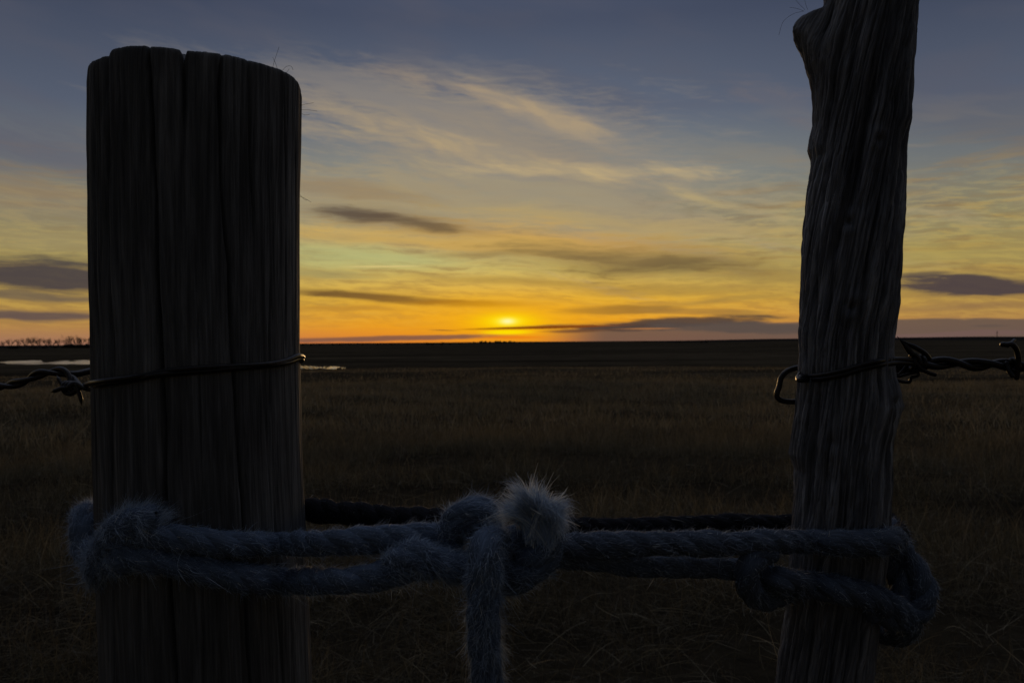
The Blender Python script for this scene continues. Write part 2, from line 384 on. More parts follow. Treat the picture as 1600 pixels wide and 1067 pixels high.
# ground
M = Mat('dry_field'); gp = M.n('ShaderNodeNewGeometry').outputs['Position']
n1 = M.noise(gp, .012, (.5, 2.2, 1), 6, .6); n2 = M.noise(gp, .35, (.35, 1, 1), 6, .62); n3 = M.noise(gp, 9, (1, 1, 1), 6, .7); n4 = M.noise(gp, .05, (.15, 1.6, 1), 5, .6)
c = M.ramp(n2, [(.30, (.032, .025, .018)), (.55, (.064, .051, .035)), (.78, (.105, .084, .058))])
c = M.mix(.75, c, M.ramp(n1, [(.35, (.55, .55, .55)), (.65, (1.25, 1.22, 1.15))]), 'MULTIPLY')
c = M.mix(.9, c, M.ramp(n4, [(.36, (.45, .45, .45)), (.64, (1.5, 1.45, 1.35))]), 'MULTIPLY')
c = M.mix(.8, c, M.ramp(n3, [(.3, (.45, .45, .45)), (.72, (1.35, 1.35, 1.3))]), 'MULTIPLY')
M.l(c, M.b.inputs['Base Color']); M.b.inputs['Roughness'].default_value = 1; M.b.inputs['Specular IOR Level'].default_value = 0
M.bump([(n3, .8, .06), (n2, .5, .25)]); mGround = M.m
M = Mat('far_hill'); gp = M.n('ShaderNodeNewGeometry').outputs['Position']
M.l(M.ramp(M.noise(gp, .004, (1, 1, 1), 5, .6), [(.3, (.016, .014, .013)), (.7, (.03, .026, .022))]), M.b.inputs['Base Color']); M.b.inputs['Roughness'].default_value = 1; M.b.inputs['Specular IOR Level'].default_value = 0; mHill = M.m

# ------------------------------------------------------------------ terrain
def sst(x, a, b):
    t = np.clip((x-a)/(b-a), 0, 1); return t*t*(3-2*t)
def gz(x, y):
    x = np.asarray(x, float); y = np.asarray(y, float); r = np.hypot(x, y)
    z = -4.0*sst(r, 8, 175)
    z = z+.035*np.sin(x*1.7+y*.6)*np.sin(y*1.3-x*.4)*sst(r, .5, 3)*(1-sst(r, 25, 60))
    z = z+.10*np.sin(x*.31+1.2)*np.sin(y*.27+.5)*sst(r, 5, 15)*(1-sst(r, 70, 150))
    az_ = np.arctan2(x, y); z = z+sst(r, 500, 1400)*(.8*np.sin(az_*17+1)+.5*np.sin(az_*37+2)+.3*np.sin(az_*83))
    z = z+2.6*sst(r, 420, 1500)*(.5+.5*np.sin(np.arctan2(x, y)*5+.6))*.5
    return z
rr = np.concatenate([[0.0], np.geomspace(.3, 9000, 330)]); th = np.arange(480)*2*PI/480
Rg, Tg = np.meshgrid(rr, th, indexing='ij'); gx = Rg*np.sin(Tg); gy = Rg*np.cos(Tg)
V = np.stack([gx, gy, gz(gx, gy)], -1).reshape(-1, 3)
i = np.arange(len(rr)-1)[:, None]*480; j = np.arange(480)[None]; j2 = (j+1) % 480
Q = np.stack([i+j, i+j2, i+480+j2, i+480+j], -1).reshape(-1, 4)
ground = link('ground', mesh_np('ground', V, Q), None, mGround); tag(ground, kind='structure')

def ground_at(px, py):
    """where the ray through a photo pixel meets the ground"""
    u, w = level(px, py); lo, hi = 1.0, 6000.0
    for _ in range(60):
        m = math.sqrt(lo*hi)
        if CAMZ+w*m > gz(u*m, m): lo = m
        else: hi = m
    return np.array((u*lo, lo, float(gz(u*lo, lo))))
# ponds: outlines in field coordinates
def pond(name, top, bot, label):
    a = np.array([ground_at(x, y) for x, y in top]); b = np.array([ground_at(x, y) for x, y in bot])
    a = spline(a, 2.0); b = spline(b, 2.0); n = 120
    a = a[np.linspace(0, len(a)-1, n).astype(int)]; b = b[np.linspace(0, len(b)-1, n).astype(int)]
    zp = float(max(gz(a[:, 0], a[:, 1]).max(), gz(b[:, 0], b[:, 1]).max()))+.02
    V = np.concatenate([a, b]); V = V*1.0; f_ = (CAMZ-zp)/(CAMZ-V[:, 2]); V[:, 0] *= f_; V[:, 1] *= f_; V[:, 2] = zp
    k = np.arange(n-1); Q = np.stack([k, k+1, n+k+1, n+k], -1)
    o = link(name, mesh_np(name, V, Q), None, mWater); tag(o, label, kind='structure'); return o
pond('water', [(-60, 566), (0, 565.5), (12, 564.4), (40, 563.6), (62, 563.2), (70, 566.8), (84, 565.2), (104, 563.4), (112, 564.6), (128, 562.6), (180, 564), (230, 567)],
     [(-60, 566), (0, 566.6), (12, 568.5), (40, 569), (62, 569), (70, 568.5), (84, 568.6), (104, 569), (112, 568.6), (128, 569), (180, 569), (230, 568)], 'pale pond at the left')
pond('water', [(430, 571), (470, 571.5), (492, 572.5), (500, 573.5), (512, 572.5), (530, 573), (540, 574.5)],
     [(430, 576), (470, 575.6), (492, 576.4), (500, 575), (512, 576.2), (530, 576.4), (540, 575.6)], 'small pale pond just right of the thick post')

# far hill on the right
def hill(x0, x1, dist, base_px, top, thick):
    n = 120; xs = np.linspace(x0, x1, n); s = np.linspace(0, 1, n)
    prof = np.minimum(1, np.minimum(s/.3, (1-s)/.2)); prof = prof*prof*(3-2*prof)
    H = top*prof*(1+.10*np.sin(s*17)+.06*np.sin(s*41+1))
    rows = []
    for f, hgt in ((-1, 0), (-.6, .45), (-.25, .85), (0, 1), (.4, .8), (1, 0)):
        uu = (xs-800)/F
        rows.append(np.stack([uu*dist, np.full(n, dist)+f*thick, -5+(H+5)*hgt], -1))
    V = np.concatenate(rows); k = np.arange(n-1); Q = np.concatenate([np.stack([a*n+k, a*n+k+1, (a+1)*n+k+1, (a+1)*n+k], -1) for a in range(5)])
    o = link('hill', mesh_np('hill', V, Q), None, mHill); tag(o, kind='structure'); return o
hill(1000, 2100, 2300, 530, 5.0, 500)
hill(-700, 230, 1500, 540, .3, 200)

# ------------------------------------------------------------------ dry grass
def grass(r0, r1, n, h0, h1, w, flat, spread=36, tb=.45, dens_seed=5, name='grass', tallmask=.45):
    # area-uniform in (r, azimuth), thinned by a patch noise
    r = np.sqrt(rng.uniform(r0*r0, r1*r1, n)); a = np.radians(rng.uniform(-spread, spread, n))
    x = r*np.sin(a); y = r*np.cos(a)
    m = vnoise(x*1.3+300, y*1.3+300, 997, dens_seed)*.6+vnoise(x*4+300, y*4+300, 997, dens_seed+1)*.4
    band = vnoise(x*.05+300, np.log(r)*9+50, 997, 71)
    m = np.clip(m*.66+band*.5-.09, 0, 1)
    keep = rng.random(n) < sst(m, tallmask-.18, tallmask+.15)*.92+.08
    if r1 > 50: keep &= rng.random(n) < 1-sst(r, r1*.5, r1)
    x, y, m = x[keep], y[keep], m[keep]; n = len(x)
    base = np.stack([x, y, gz(x, y)-.005], -1)
    fl = (rng.random(n) < flat)
    ang = rng.uniform(0, 2*PI, n); tilt = np.where(fl, rng.uniform(1.1, 1.5, n), np.abs(rng.normal(.25, .28, n)))
    dr = np.stack([np.sin(tilt)*np.cos(ang), np.sin(tilt)*np.sin(ang), np.cos(tilt)], -1)
    L = rng.uniform(h0, h1, n)*(.45+1.0*m)
    base[:, 2] += np.where(fl, rng.uniform(0, .05, n), 0)
    bend = rng.normal(size=(n, 3))*L[:, None]*.22; bend[:, 2] -= np.abs(bend[:, 2])*.8
    V, Q, k = ribbons(base, dr, L, w*rng.uniform(.6, 1.4, n), bend, 3)
    V[:, 2] = np.maximum(V[:, 2], gz(V[:, 0], V[:, 1])+.002)
    tint = np.repeat(np.clip(rng.normal(tb, .22, n)+.25*(m-.5), 0, 1), k)
    return V, Q, tint
mGrass = fibre('dry_grass', [(0, (.048, .036, .022)), (.5, (.155, .122, .068)), (.85, (.28, .23, .14)), (1, (.44, .37, .24))], .35)
parts = [grass(1.9, 4.6, 62000, .05, .20, .0022, .55, 40, .24, 5, tallmask=.60),
         grass(4.6, 10, 110000, .08, .24, .0032, .18, 37, .40, 15, tallmask=.46),
         grass(10, 26, 120000, .08, .22, .0065, .10, 36, .56, 25, tallmask=.42),
         grass(26, 95, 90000, .06, .18, .016, .05, 36, .52, 35, tallmask=.45)]
def stalks(n, r0, r1):
    r = np.sqrt(rng.uniform(r0*r0, r1*r1, n)); a = np.radians(rng.uniform(-38, 38, n)); x = r*np.sin(a); y = r*np.cos(a)
    b = np.stack([x, y, gz(x, y)+rng.uniform(0, .06, n)], -1); an = rng.uniform(0, 2*PI, n); ti = rng.uniform(.7, 1.5, n)
    dr = np.stack([np.sin(ti)*np.cos(an), np.sin(ti)*np.sin(an), np.cos(ti)], -1); L = rng.uniform(.12, .34, n)
    bd = rng.normal(size=(n, 3))*L[:, None]*.3; bd[:, 2] -= L*.25
    V, Q, k = ribbons(b, dr, L, rng.uniform(.0014, .0030, n), bd, 5); V[:, 2] = np.maximum(V[:, 2], gz(V[:, 0], V[:, 1])+.004)
    return V, Q, np.repeat(np.clip(rng.normal(.72, .14, n), 0, 1), k)
parts.append(stalks(1100, 1.9, 5.5)); parts.append(stalks(900, 5.5, 10))
Vs, Qs = join([(p[0], p[1]) for p in parts]); tint = np.concatenate([p[2] for p in parts])
me = mesh_np('grass', Vs, Qs, False); vattr(me, 'tint', tint, 'FLOAT')
tag(link('grass', me, None, mGrass), 'dry brown grass covering the field', 'grass', kind='stuff')

# ------------------------------------------------------------------ posts
D0 = 0.55
def post_profile(left, right, D):
    """photo silhouettes -> (z, centre x, centre y, radius) per height"""
    lp = np.array([level(x, y) for x, y in left]); rp = np.array([level(x, y) for x, y in right])
    w = np.linspace(level(800, 1067)[1]-.01, .46, 900)
    lx = np.interp(w, lp[::-1, 1], lp[::-1, 0]); rx = np.interp(w, rp[::-1, 1], rp[::-1, 0])
    a1, a2 = np.arctan(lx), np.arctan(rx); ca = (a1+a2)/2; ha = (a2-a1)/2; dist = D/np.cos(ca)
    return CAMZ+w*D, dist*np.sin(ca), np.full_like(w, D), dist*np.sin(ha), ca
def make_post(name, prof, ztop_fn, ztop, cracks, fn, twist, nt_=760, nz=620, mat=None, rtop=None):
    z, cx, cy, R, ca = prof
    zb = float(gz(cx[0], D0))-.05
    nlow = 60
    v = np.concatenate([np.linspace(zb, z[0], nlow, endpoint=False), np.linspace(z[0], ztop, nz)])
    def ex(a, lo):                       # extend below the frame
        k = (a[60]-a[0])/(z[60]-z[0])
        return np.where(v < z[0], a[0]+k*lo*(v-z[0]), np.interp(v, z, a))
    CX = ex(cx, 1.0); CY = np.full_like(v, D0); RR = ex(R, .35)
    th = (np.arange(nt_)+.5)/nt_*2*PI-PI
    TH, Vv = np.meshgrid(th, v, indexing='xy')       # rows = height
    base_ang = np.arctan2(0-D0, 0-CX[len(v)//2])     # direction to the camera in plan
    # per-theta top
    xlat = np.sin(th)                                # -1..1 across the post in the picture
    zt = ztop_fn(xlat, np.cos(th))
    s = (Vv-v[0])/(ztop-v[0]); Zr = v[0]+s*(zt[None]-v[0])
    cxx = np.interp(Zr.ravel(), v, CX).reshape(Zr.shape); rad = np.interp(Zr.ravel(), v, RR).reshape(Zr.shape)
    disp, tw = fn(TH, Zr)
    for pts, wdt, dep in cracks:                     # cracks as (px, py) paths
        q = np.array([level(*p) for p in pts]); zz = CAMZ+q[:, 1]*(D0-.04); o = np.argsort(zz); zz = zz[o]; uu = q[o, 0]
        cxi = np.interp(zz, v, CX); ri = np.interp(zz, v, RR)
        aa = np.arctan(uu); cc = np.arctan(cxi/D0); hh = np.arcsin(np.clip(ri/np.hypot(cxi, D0), 0, 1))
        t0 = np.arcsin(np.clip((aa-cc)/hh, -.995, .995)); dep = dep*.6
        tc_ = np.interp(Zr.ravel(), zz, t0).reshape(Zr.shape)
        tc_ = tc_+.012*(vnoise(Zr*0+.5, Zr*60+len(pts)*7+wdt*900, 3, 77)-.5)
        fade = (1-.55*sst(Zr, zt[None]-.012, zt[None]))*sst(Zr, zz[0]-.03, zz[0]+.01)*(1-sst(Zr, zz[-1]-.005, zz[-1]+.02)) if zz[-1] < ztop-.02 else (1-.55*sst(Zr, zt[None]-.012, zt[None]))*sst(Zr, zz[0]-.03, zz[0]+.01)
        wv = wdt*.8*(.5+.9*vnoise(Zr*0+.5, Zr*45+wdt*500, 3, 78))
        disp = disp-dep*fade*np.exp(-np.abs((TH-tc_)*rad/wv)**1.6)
    r = rad+disp
    # round the rim
    rim = np.clip((zt[None]-Zr)/.004, 0, 1); r = r-(1-np.sqrt(1-(1-rim)**2))*.0014
    ang = base_ang+TH
    # theta grows to the right in the picture
    Xp = cxx+r*np.cos(ang); Yp = D0+r*np.sin(ang)
    V = np.stack([Xp, Yp, Zr], -1).reshape(-1, 3)
    nv = len(v); i = np.arange(nv-1)[:, None]*nt_; j = np.arange(nt_)[None]; j2 = (j+1) % nt_
    Q = np.stack([i+j, i+j2, i+nt_+j2, i+nt_+j], -1).reshape(-1, 4)
    # end grain cap: shrinking rings
    Vc = [V]; last = (nv-1)*nt_; n0 = len(V); Qc = [Q]
    ringz = V[last:last+nt_, 2]; cxt, rt = CX[-1], RR[-1]; prev = last
    for q in (.93, .8, .6, .4, .2, .03):
        ring = V[last:last+nt_].copy(); ctr = np.array((ring[:, 0].mean(), ring[:, 1].mean(), 0))
        ring[:, :2] = ctr[:2]+(ring[:, :2]-ctr[:2])*q
        zf = ztop_fn(np.clip(np.sin(th)*q, -1, 1), np.cos(th)*q)
        ring[:, 2] = zf*(1-q**3)+ringz*q**3-.004*(1-q)-.0006*rng.random(nt_)
        Vc.append(ring); jj = np.arange(nt_); k2 = (jj+1) % nt_
        Qc.append(np.stack([prev+jj, prev+k2, n0+k2, n0+jj], -1)); prev = n0; n0 += nt_
    V = np.concatenate(Vc); Q = np.concatenate(Qc)
    me = mesh_np(name, V, Q)
    gr = np.zeros_like(V); tt = (TH+tw).reshape(-1); rm = float(RR.mean())
    m = len(tt); gr[:m, 0] = np.cos(tt)*rm; gr[:m, 1] = np.sin(tt)*rm; gr[:m, 2] = Zr.reshape(-1)
    gr[m:] = V[m:]*(1, 1, 1); vattr(me, 'grain', gr)
    return me, (v, CX, RR)

Lleft = [(147, -40), (140, 97), (135, 150), (136, 300), (139, 440), (143, 540), (147, 700), (152, 850), (158, 1100)]
Lright = [(470, -40), (470, 140), (469, 220), (467, 300), (467, 540), (470, 640), (471, 700), (478, 850), (488, 1100)]
profL = post_profile(Lleft, Lright, D0)
top_px = [(139, 100), (147, 97), (156, 94), (165, 93), (174, 88), (180, 86), (183, 79), (190, 75), (212, 71), (235, 70.5), (241, 72), (252, 72), (272, 74), (284, 77), (288, 84),
          (290, 96), (292, 86), (294, 78), (320, 80), (343, 83.5), (346, 85.5), (349, 84.5), (372, 90), (382, 94), (400, 98), (414, 103), (430, 108), (446, 116), (457, 123), (464, 131), (468, 141), (471, 152)]
tq = np.array([level(x, y) for x, y in top_px]); tL, tR = level(137, 110)[0], level(470, 110)[0]
tcx = (np.arctan(tL)+np.arctan(tR))/2; thw = (np.arctan(tR)-np.arctan(tL))/2
def ztopL(xl, cz):
    u = np.tan(tcx+thw*xl*.997); w = np.interp(u, tq[:, 0], tq[:, 1])
    depth = D0+.0675*(-.930*cz+.367*xl); d0 = D0+.0675*.367*xl
    return np.where(cz > 0, CAMZ+w*depth, CAMZ+w*d0-.004)
def fnL(TH, Z):
    t = (TH+PI)/(2*PI)
    a = vnoise(t*26, Z*3, 26, 1); b = vnoise(t*90, Z*14, 90, 2); c = vnoise(t*260, Z*12, 260, 3)
    e = vnoise(t*150, Z*3, 150, 4); g = vnoise(t*12, Z*5, 12, 6)
    left = sst(-TH, .72, 1.0)
    d = .0022*(g-.5)+(.0004+.0024*left)*(a-.5)+(.0003+.0016*left)*(b-.5)-.0005*np.clip((e-.80)/.2, 0, 1)+(.00035+.0006*left)*(c-.5)
    d = d+.0016*left*(vnoise(t*44, Z*1.2, 44, 8)-.5)-.0007*(np.clip(1-np.abs(2*vnoise(t*210, Z*9, 210, 9)-1), 0, 1)**8)
    return d, 0*Z
crL = [([(178, 85), (181, 200), (180, 380), (183, 540), (181, 700), (184, 1067)], .0016, .0045),
       ([(238, 74), (244, 200), (249, 320), (252, 440), (256, 540), (262, 650), (265, 800), (280, 1067)], .0012, .013),
       ([(289, 80), (289, 130), (290, 180)], .0013, .012),
       ([(345, 86), (340, 160), (342, 300), (352, 420), (358, 560), (366, 680), (372, 780), (376, 900), (384, 1067)], .0011, .009),
       ([(382, 96), (383, 250), (387, 330)], .0008, .004),
       ([(197, 95), (198, 180)], .0008, .003), ([(436, 115), (438, 300), (437, 500)], .0008, .004),
       ([(455, 130), (456, 300), (455, 640)], .0009, .004),
       ([(310, 500), (314, 700), (318, 1000)], .0006, .003), ([(213, 480), (214, 600), (220, 800), (234, 1067)], .0007, .003),
       ([(410, 250), (413, 420), (412, 760)], .0006, .0025), ([(420, 820), (424, 950), (432, 1067)], .0008, .004),
       ([(160, 110), (158, 300), (163, 520)], .0012, .004), ([(168, 200), (170, 380), (168, 470)], .0008, .003)]
meL, geoL = make_post('fence_post', profL, ztopL, float(CAMZ+level(235, 70)[1]*D0), crL, fnL, 0)
postL = link('fence_post', meL, None, mWoodL)
tag(postL, 'thick round weathered wooden post with slanted top and long vertical cracks', 'fence post')

Rleft = [(1291, -60), (1290, 0), (1284, 12), (1277, 40), (1268, 70), (1265, 100), (1270, 140), (1272, 190), (1266, 214), (1264, 230), (1268, 245), (1263, 300), (1258, 380), (1257, 450), (1253, 530),
         (1254, 560), (1252, 590), (1247, 640), (1242, 680), (1237, 712), (1243, 735), (1240, 790), (1235, 850), (1228, 950), (1212, 1100)]
Rright = [(1440, -60), (1437, 0), (1433, 60), (1427, 150), (1425, 195), (1421, 212), (1413, 245), (1411, 330), (1405, 400), (1399, 480), (1393, 540), (1394, 590), (1402, 615), (1405, 632), (1397, 655), (1391, 690),
          (1390, 750), (1385, 850), (1375, 950), (1355, 1100)]
profR = post_profile(Rleft, Rright, D0)
ZT = float(CAMZ+.53*D0)
def smooth_profile(p):
    z, cx, cy, R_, ca = p; n = 230; k = np.exp(-np.linspace(-2, 2, n)**2); k /= k.sum()
    sm = lambda a: np.convolve(np.pad(a, (n//2, n-1-n//2), mode='reflect', reflect_type='odd'), k, 'valid')
    cs, rs = sm(cx), sm(R_); l0, r0 = cx-R_, cx+R_
    return (z, cs, cy, rs, ca), (z, (cs-rs)-l0), (z, r0-(cs+rs))
def ztopR(xl, cz): return ZT+.004*np.sin(xl*9)+.003*xl-.004
def tw_of(Z): # grain twist (radians) against height
    z0 = CAMZ; up = np.clip(Z-z0, 0, None); dn = np.clip(z0-Z, 0, None)
    return -4.6*up+2.0*dn
def fnR(TH, Z):
    tw = tw_of(Z); t = ((TH+tw+PI)/(2*PI)) % 1.0
    def ridge(n, zs, seed, p=4):
        q = vnoise(t*n, Z*zs, n, seed); return np.clip(1-np.abs(2*q-1), 0, 1)**p
    wob = .10*(vnoise(t*9, Z*16, 9, 40)-.5)/9; t = (t+wob) % 1.0
    d = -.0030*ridge(13, 3, 11, 10)-.0026*ridge(31, 5, 12, 9)-.0016*ridge(70, 9, 13, 5)-.0006*ridge(150, 40, 14, 3)
    d += .0038*(vnoise(t*7, Z*6, 7, 15)-.5)+.0022
    d += .0007*(vnoise(t*90, Z*160, 90, 16)-.5)-.0016*ridge(110, 14, 19, 9)*vnoise(t*20, Z*20, 20, 21)-.0009*ridge(200, 60, 20, 6)
    d += .0012*(vnoise(t*40, Z*70, 40, 22)-.5)
    for kx, ky, rad_, amp in ((1370, 222, .0045, .003), (1325, 347, .0050, .0035), (1330, 480, .006, .003), (1396, 632, .011, .003), (1300, 690, .006, .002)):
        u, w = level(kx, ky); zc = CAMZ+w*.525
        a0 = math.atan(level(1325-(ky-540)*-.085*-1 if False else kx, ky)[0])
        z, cx, cy, R, ca = profR; cc = np.interp(zc, z, ca); hh = np.arcsin(np.interp(zc, z, R)/ (D0/np.cos(cc)))
        t0 = math.asin(max(-.99, min(.99, (a0-cc)/hh)))
        q = np.hypot((TH-t0)*.028, (Z-zc)*.8)/rad_
        d += amp*((.35*np.exp(-(q-1)**2*3)-.8*np.exp(-q*q*9))*(1+.8*(vnoise(t*60, Z*90, 60, 23)-.5)))
    for (zz, rz), sd in ((resL, -1), (resR, 1)):
        d = d+np.interp(Z.ravel(), zz, rz).reshape(Z.shape)*1.05*np.exp(-np.abs((TH-sd*1.45)/.75)**2.6)
    # broken branch stub on the left, near the top of the picture
    ys = [-30, 8, 13, 15, 19, 26, 34, 42, 50, 60, 75, 92, 115, 160]; ds = [0, 0, 3, 18, 28, 32, 34, 34, 30, 23, 13, 7, 2, 0]
    zz = np.array([CAMZ+level(1262, y)[1]*D0 for y in ys])[::-1]
    amp = np.interp(Z.ravel(), zz, np.array(ds[::-1])/F*D0*1.04).reshape(Z.shape)
    sg = .42+.35*sst(CAMZ+level(1262, 40)[1]*D0-Z, 0, .04)
    q = np.exp(-np.abs((TH+1.50)/sg)**3.6)
    d = d+amp*q*(1+.30*(vnoise(t*44, Z*30, 44, 90)-.5)+.10*(vnoise(t*110, Z*300, 110, 91)-.5))
    return d, tw
crR = [([(1392, 0), (1378, 80), (1356, 160), (1345, 220), (1335, 280), (1318, 340), (1300, 400), (1294, 480)], .0036, .0085),
       ([(1352, 0), (1330, 90), (1305, 190), (1290, 300), (1280, 420), (1276, 520)], .0012, .005),
       ([(1415, 0), (1402, 120), (1390, 200), (1372, 300), (1352, 400), (1342, 500), (1338, 600), (1322, 800), (1300, 1067)], .0014, .006),
       ([(1320, 20), (1300, 110), (1284, 200)], .0010, .004), ([(1385, 330), (1378, 440), (1372, 560), (1368, 700), (1355, 860), (1340, 1067)], .0013, .006),
       ([(1280, 610), (1276, 680), (1270, 760), (1268, 820)], .0028, .008), ([(1312, 600), (1308, 690), (1298, 760)], .0011, .005),
       ([(1252, 830), (1245, 950), (1235, 1067)], .0013, .005), ([(1292, 850), (1275, 960), (1262, 1067)], .0016, .006)]
profR, resL, resR = smooth_profile(profR)
meR, geoR = make_post('fence_post', profR, ztopR, ZT, crR, fnR, 0, 620, 760)
postR = link('fence_post', meR, None, mWoodR)
tag(postR, 'thin gnarled juniper post with twisted grain and a branch stub at its top', 'fence post')
# depth of a post's front surface along a photo pixel
def on_post(px, py, side, off):
    v, CX, RR = geoL if side == 'L' else geoR
    u, w = level(px, py); dd = D0
    for _ in range(4):
        zz = CAMZ+w*dd; cx = np.interp(zz, v, CX); R = np.interp(zz, v, RR)+off
        A = u*u+1; B = -2*(u*cx+D0); K = cx*cx+D0*D0-R*R; disc = B*B-4*A*K
        dd = (-B-math.sqrt(disc))/(2*A) if disc > 0 else (u*cx+D0)/A
    return P(px, py, dd)

# ------------------------------------------------------------------ rope
RR0 = .0078
def rope_mesh(name, pts, parent, R=RR0, fuzz=26, flen=(.003, .008), mats=None, pitch=.052, upfuzz=.35, lean=.8, tips=0.04, phase=0, sep=.27, mingle=.35):
    c = spline(pts, .0012); L = np.concatenate([[0], np.cumsum(np.linalg.norm(np.diff(c, axis=0), axis=1))])
    rs = R*(1+.16*(vnoise(L*0+.5, L*55+phase*10, 3, 60+int(phase*7) % 30)-.5)*2)
    c = c+.0016*np.stack([vnoise(L*0+.5, L*40+phase*3+q*31, 3, 61)-.5 for q in range(3)], -1)
    t, n, b = frames(c); ang = L/pitch*2*PI+phase
    parts, gr, tubes = [], [], []
    for k in range(3):
        a = ang+k*2*PI/3
        cc = c+(rs*sep)[:, None]*(n*np.cos(a)[:, None]+b*np.sin(a)[:, None])
        V, Q = tube(cc, rs*(1.03-sep), 12); parts.append((V, Q)); tubes.append(cc)
        m = len(V)//12; al = np.tile(np.arange(12)*2*PI/12, m); ll = np.repeat(np.concatenate([[0], L, [L[-1]]]), 12)
        gr.append(np.stack([np.cos(al)*.006, np.sin(al)*.006+k, ll], -1))
    V, Q = join(parts); me = mesh_np(name, V, Q); vattr(me, 'grain', np.concatenate(gr))
    o = link(name, me, parent, (mats or (mRope, mFibre))[0])
    # fibres standing off and lying along the strands
    N = int(L[-1]*1000*fuzz*1.15); idx = rng.integers(1, len(c)-1, N); kk = rng.integers(0, 3, N)
    T = np.array(tubes); bc = T[kk, idx]; tg = T[kk, np.minimum(idx+1, len(c)-1)]-T[kk, np.maximum(idx-1, 0)]; tg /= np.linalg.norm(tg, axis=1)[:, None]+1e-12
    out = bc-c[idx]; out /= np.linalg.norm(out, axis=1)[:, None]+1e-12
    rv = rng.normal(size=(N, 3)); nr = out*1.0+rv*.75; nr -= tg*np.sum(nr*tg, 1)[:, None]; nr /= np.linalg.norm(nr, axis=1)[:, None]+1e-12
    base = bc+nr*(rs[idx]*(1.0-sep))[:, None]
    sgn = np.where(rng.random(N) < .5+.5*lean*np.sign(lean), 1, -1)[:, None]
    dr = tg*sgn*rng.uniform(.4, 1.3, N)[:, None]+nr*rng.uniform(.15, .9, N)[:, None]*upfuzz*2.2+rng.normal(size=(N, 3))*mingle
    dr /= np.linalg.norm(dr, axis=1)[:, None]
    cl = np.random.default_rng(5).normal(size=(4096, 3))[((idx//3)*3+kk*517+(rng.integers(0, 3, N))*1201) % 4096]
    dr = dr+cl*.28; dr /= np.linalg.norm(dr, axis=1)[:, None]
    ln = .80*rng.uniform(flen[0], flen[1], N)*(1+1.2*(rng.random(N) < tips))*(1+.35*np.clip(cl[:, 0], -1.5, 1.5))
    bend = rng.normal(size=(N, 3))*(ln*.28)[:, None]; bend[:, 2] -= ln*.10
    # the fur lies back onto the strand
    bend -= nr*(ln*.22)[:, None]
    V, Q, k = ribbons(base, dr, ln, rng.uniform(.00013, .00030, N), bend, 3)
    clump = vnoise(L[idx]*160, kk*7.3, 997, 66)
    tint = np.clip(rng.normal(.42, .17, N)+.3*(clump-.5)+(rng.random(N) < .05)*.5, 0, 1)
    mf = mesh_np('fibres', V, Q, False); vattr(mf, 'tint', np.repeat(tint, k), 'FLOAT')
    f = link('fibres', mf, o, (mats or (mRope, mFibre))[1]); tag(f, kind='stuff')
    return o
rope = empty('rope', tuple(P(790, 860, .50)))
tag(rope, 'frayed blue rope round both posts with a shaggy knot and hanging tail', 'rope')
r_ = RR0
def pL(x, y, o=0.0): return on_post(x, y, 'L', r_+.001+o)
def pR(x, y, o=0.0): return on_post(x, y, 'R', r_+.001+o)
DM = .475      # depth of the middle knot
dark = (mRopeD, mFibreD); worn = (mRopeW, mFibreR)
# spans
a0 = pL(400, 848)[1]
rope_mesh('upper_span', [pL(172, 842), pL(205, 838), pL(250, 838), pL(310, 845), pL(380, 850), pL(440, 849), P(520, 846, .478), P(600, 842, .476), P(655, 839, .476), P(705, 838, .480)], rope, phase=1.0, flen=(.0025, .006), tips=.05, fuzz=32, upfuzz=.3)
rope_mesh('lower_span', [pL(185, 868, .004), pL(225, 872, .002), pL(275, 880), pL(335, 893), pL(400, 904), pL(450, 908), P(520, 907, .470), P(590, 900, .466), P(640, 888, .463), P(690, 884, .462), P(735, 888, .466), P(770, 892, .472)], rope, R=.0082, phase=2.2, flen=(.003, .007), fuzz=34, tips=.04, upfuzz=.3)
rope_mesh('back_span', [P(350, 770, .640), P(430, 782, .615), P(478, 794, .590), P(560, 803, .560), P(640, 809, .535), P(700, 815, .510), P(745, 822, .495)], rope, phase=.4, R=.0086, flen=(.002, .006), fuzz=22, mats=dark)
rope_mesh('upper_span', [P(830, 862, .476), P(880, 854, .478), P(950, 852, .482), P(1040, 850, .486), P(1130, 849, .492), P(1200, 848, .500), pR(1262, 847), pR(1310, 848), pR(1350, 848), pR(1385, 846), P(1402, 842, .532)], rope, R=.0080, phase=3.0, flen=(.0025, .0062), fuzz=30, tips=.06, lean=.6, mats=worn)
rope_mesh('lower_span', [P(800, 868, .482), P(860, 868, .485), P(930, 876, .488), P(1000, 884, .492), P(1080, 887, .498), P(1140, 888, .502), P(1178, 892, .506)], rope, R=.0072, phase=.9, flen=(.0025, .006), fuzz=28, tips=.04, mats=worn)
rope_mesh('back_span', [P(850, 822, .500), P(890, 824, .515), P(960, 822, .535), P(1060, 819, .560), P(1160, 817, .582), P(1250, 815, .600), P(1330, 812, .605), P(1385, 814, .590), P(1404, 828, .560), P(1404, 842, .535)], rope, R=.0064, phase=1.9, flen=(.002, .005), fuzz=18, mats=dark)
# left hitch
rope_mesh('hitch', [P(300, 806, .63), P(190, 806, .61), P(150, 805, .575), P(134, 806, .548), P(133, 826, .532), P(134, 850, .530), P(146, 866, .518), P(172, 873, .500), pL(200, 872, .004)], rope, R=.0093, phase=.2, flen=(.004, .009), fuzz=42, upfuzz=.5)
rope_mesh('hitch', [P(158, 902, .520), P(158, 880, .502), P(168, 852, .490), P(186, 828, .478), P(210, 814, .472), P(238, 808, .470)], rope, R=.0092, phase=1.4, flen=(.005, .012), fuzz=55, upfuzz=.55)
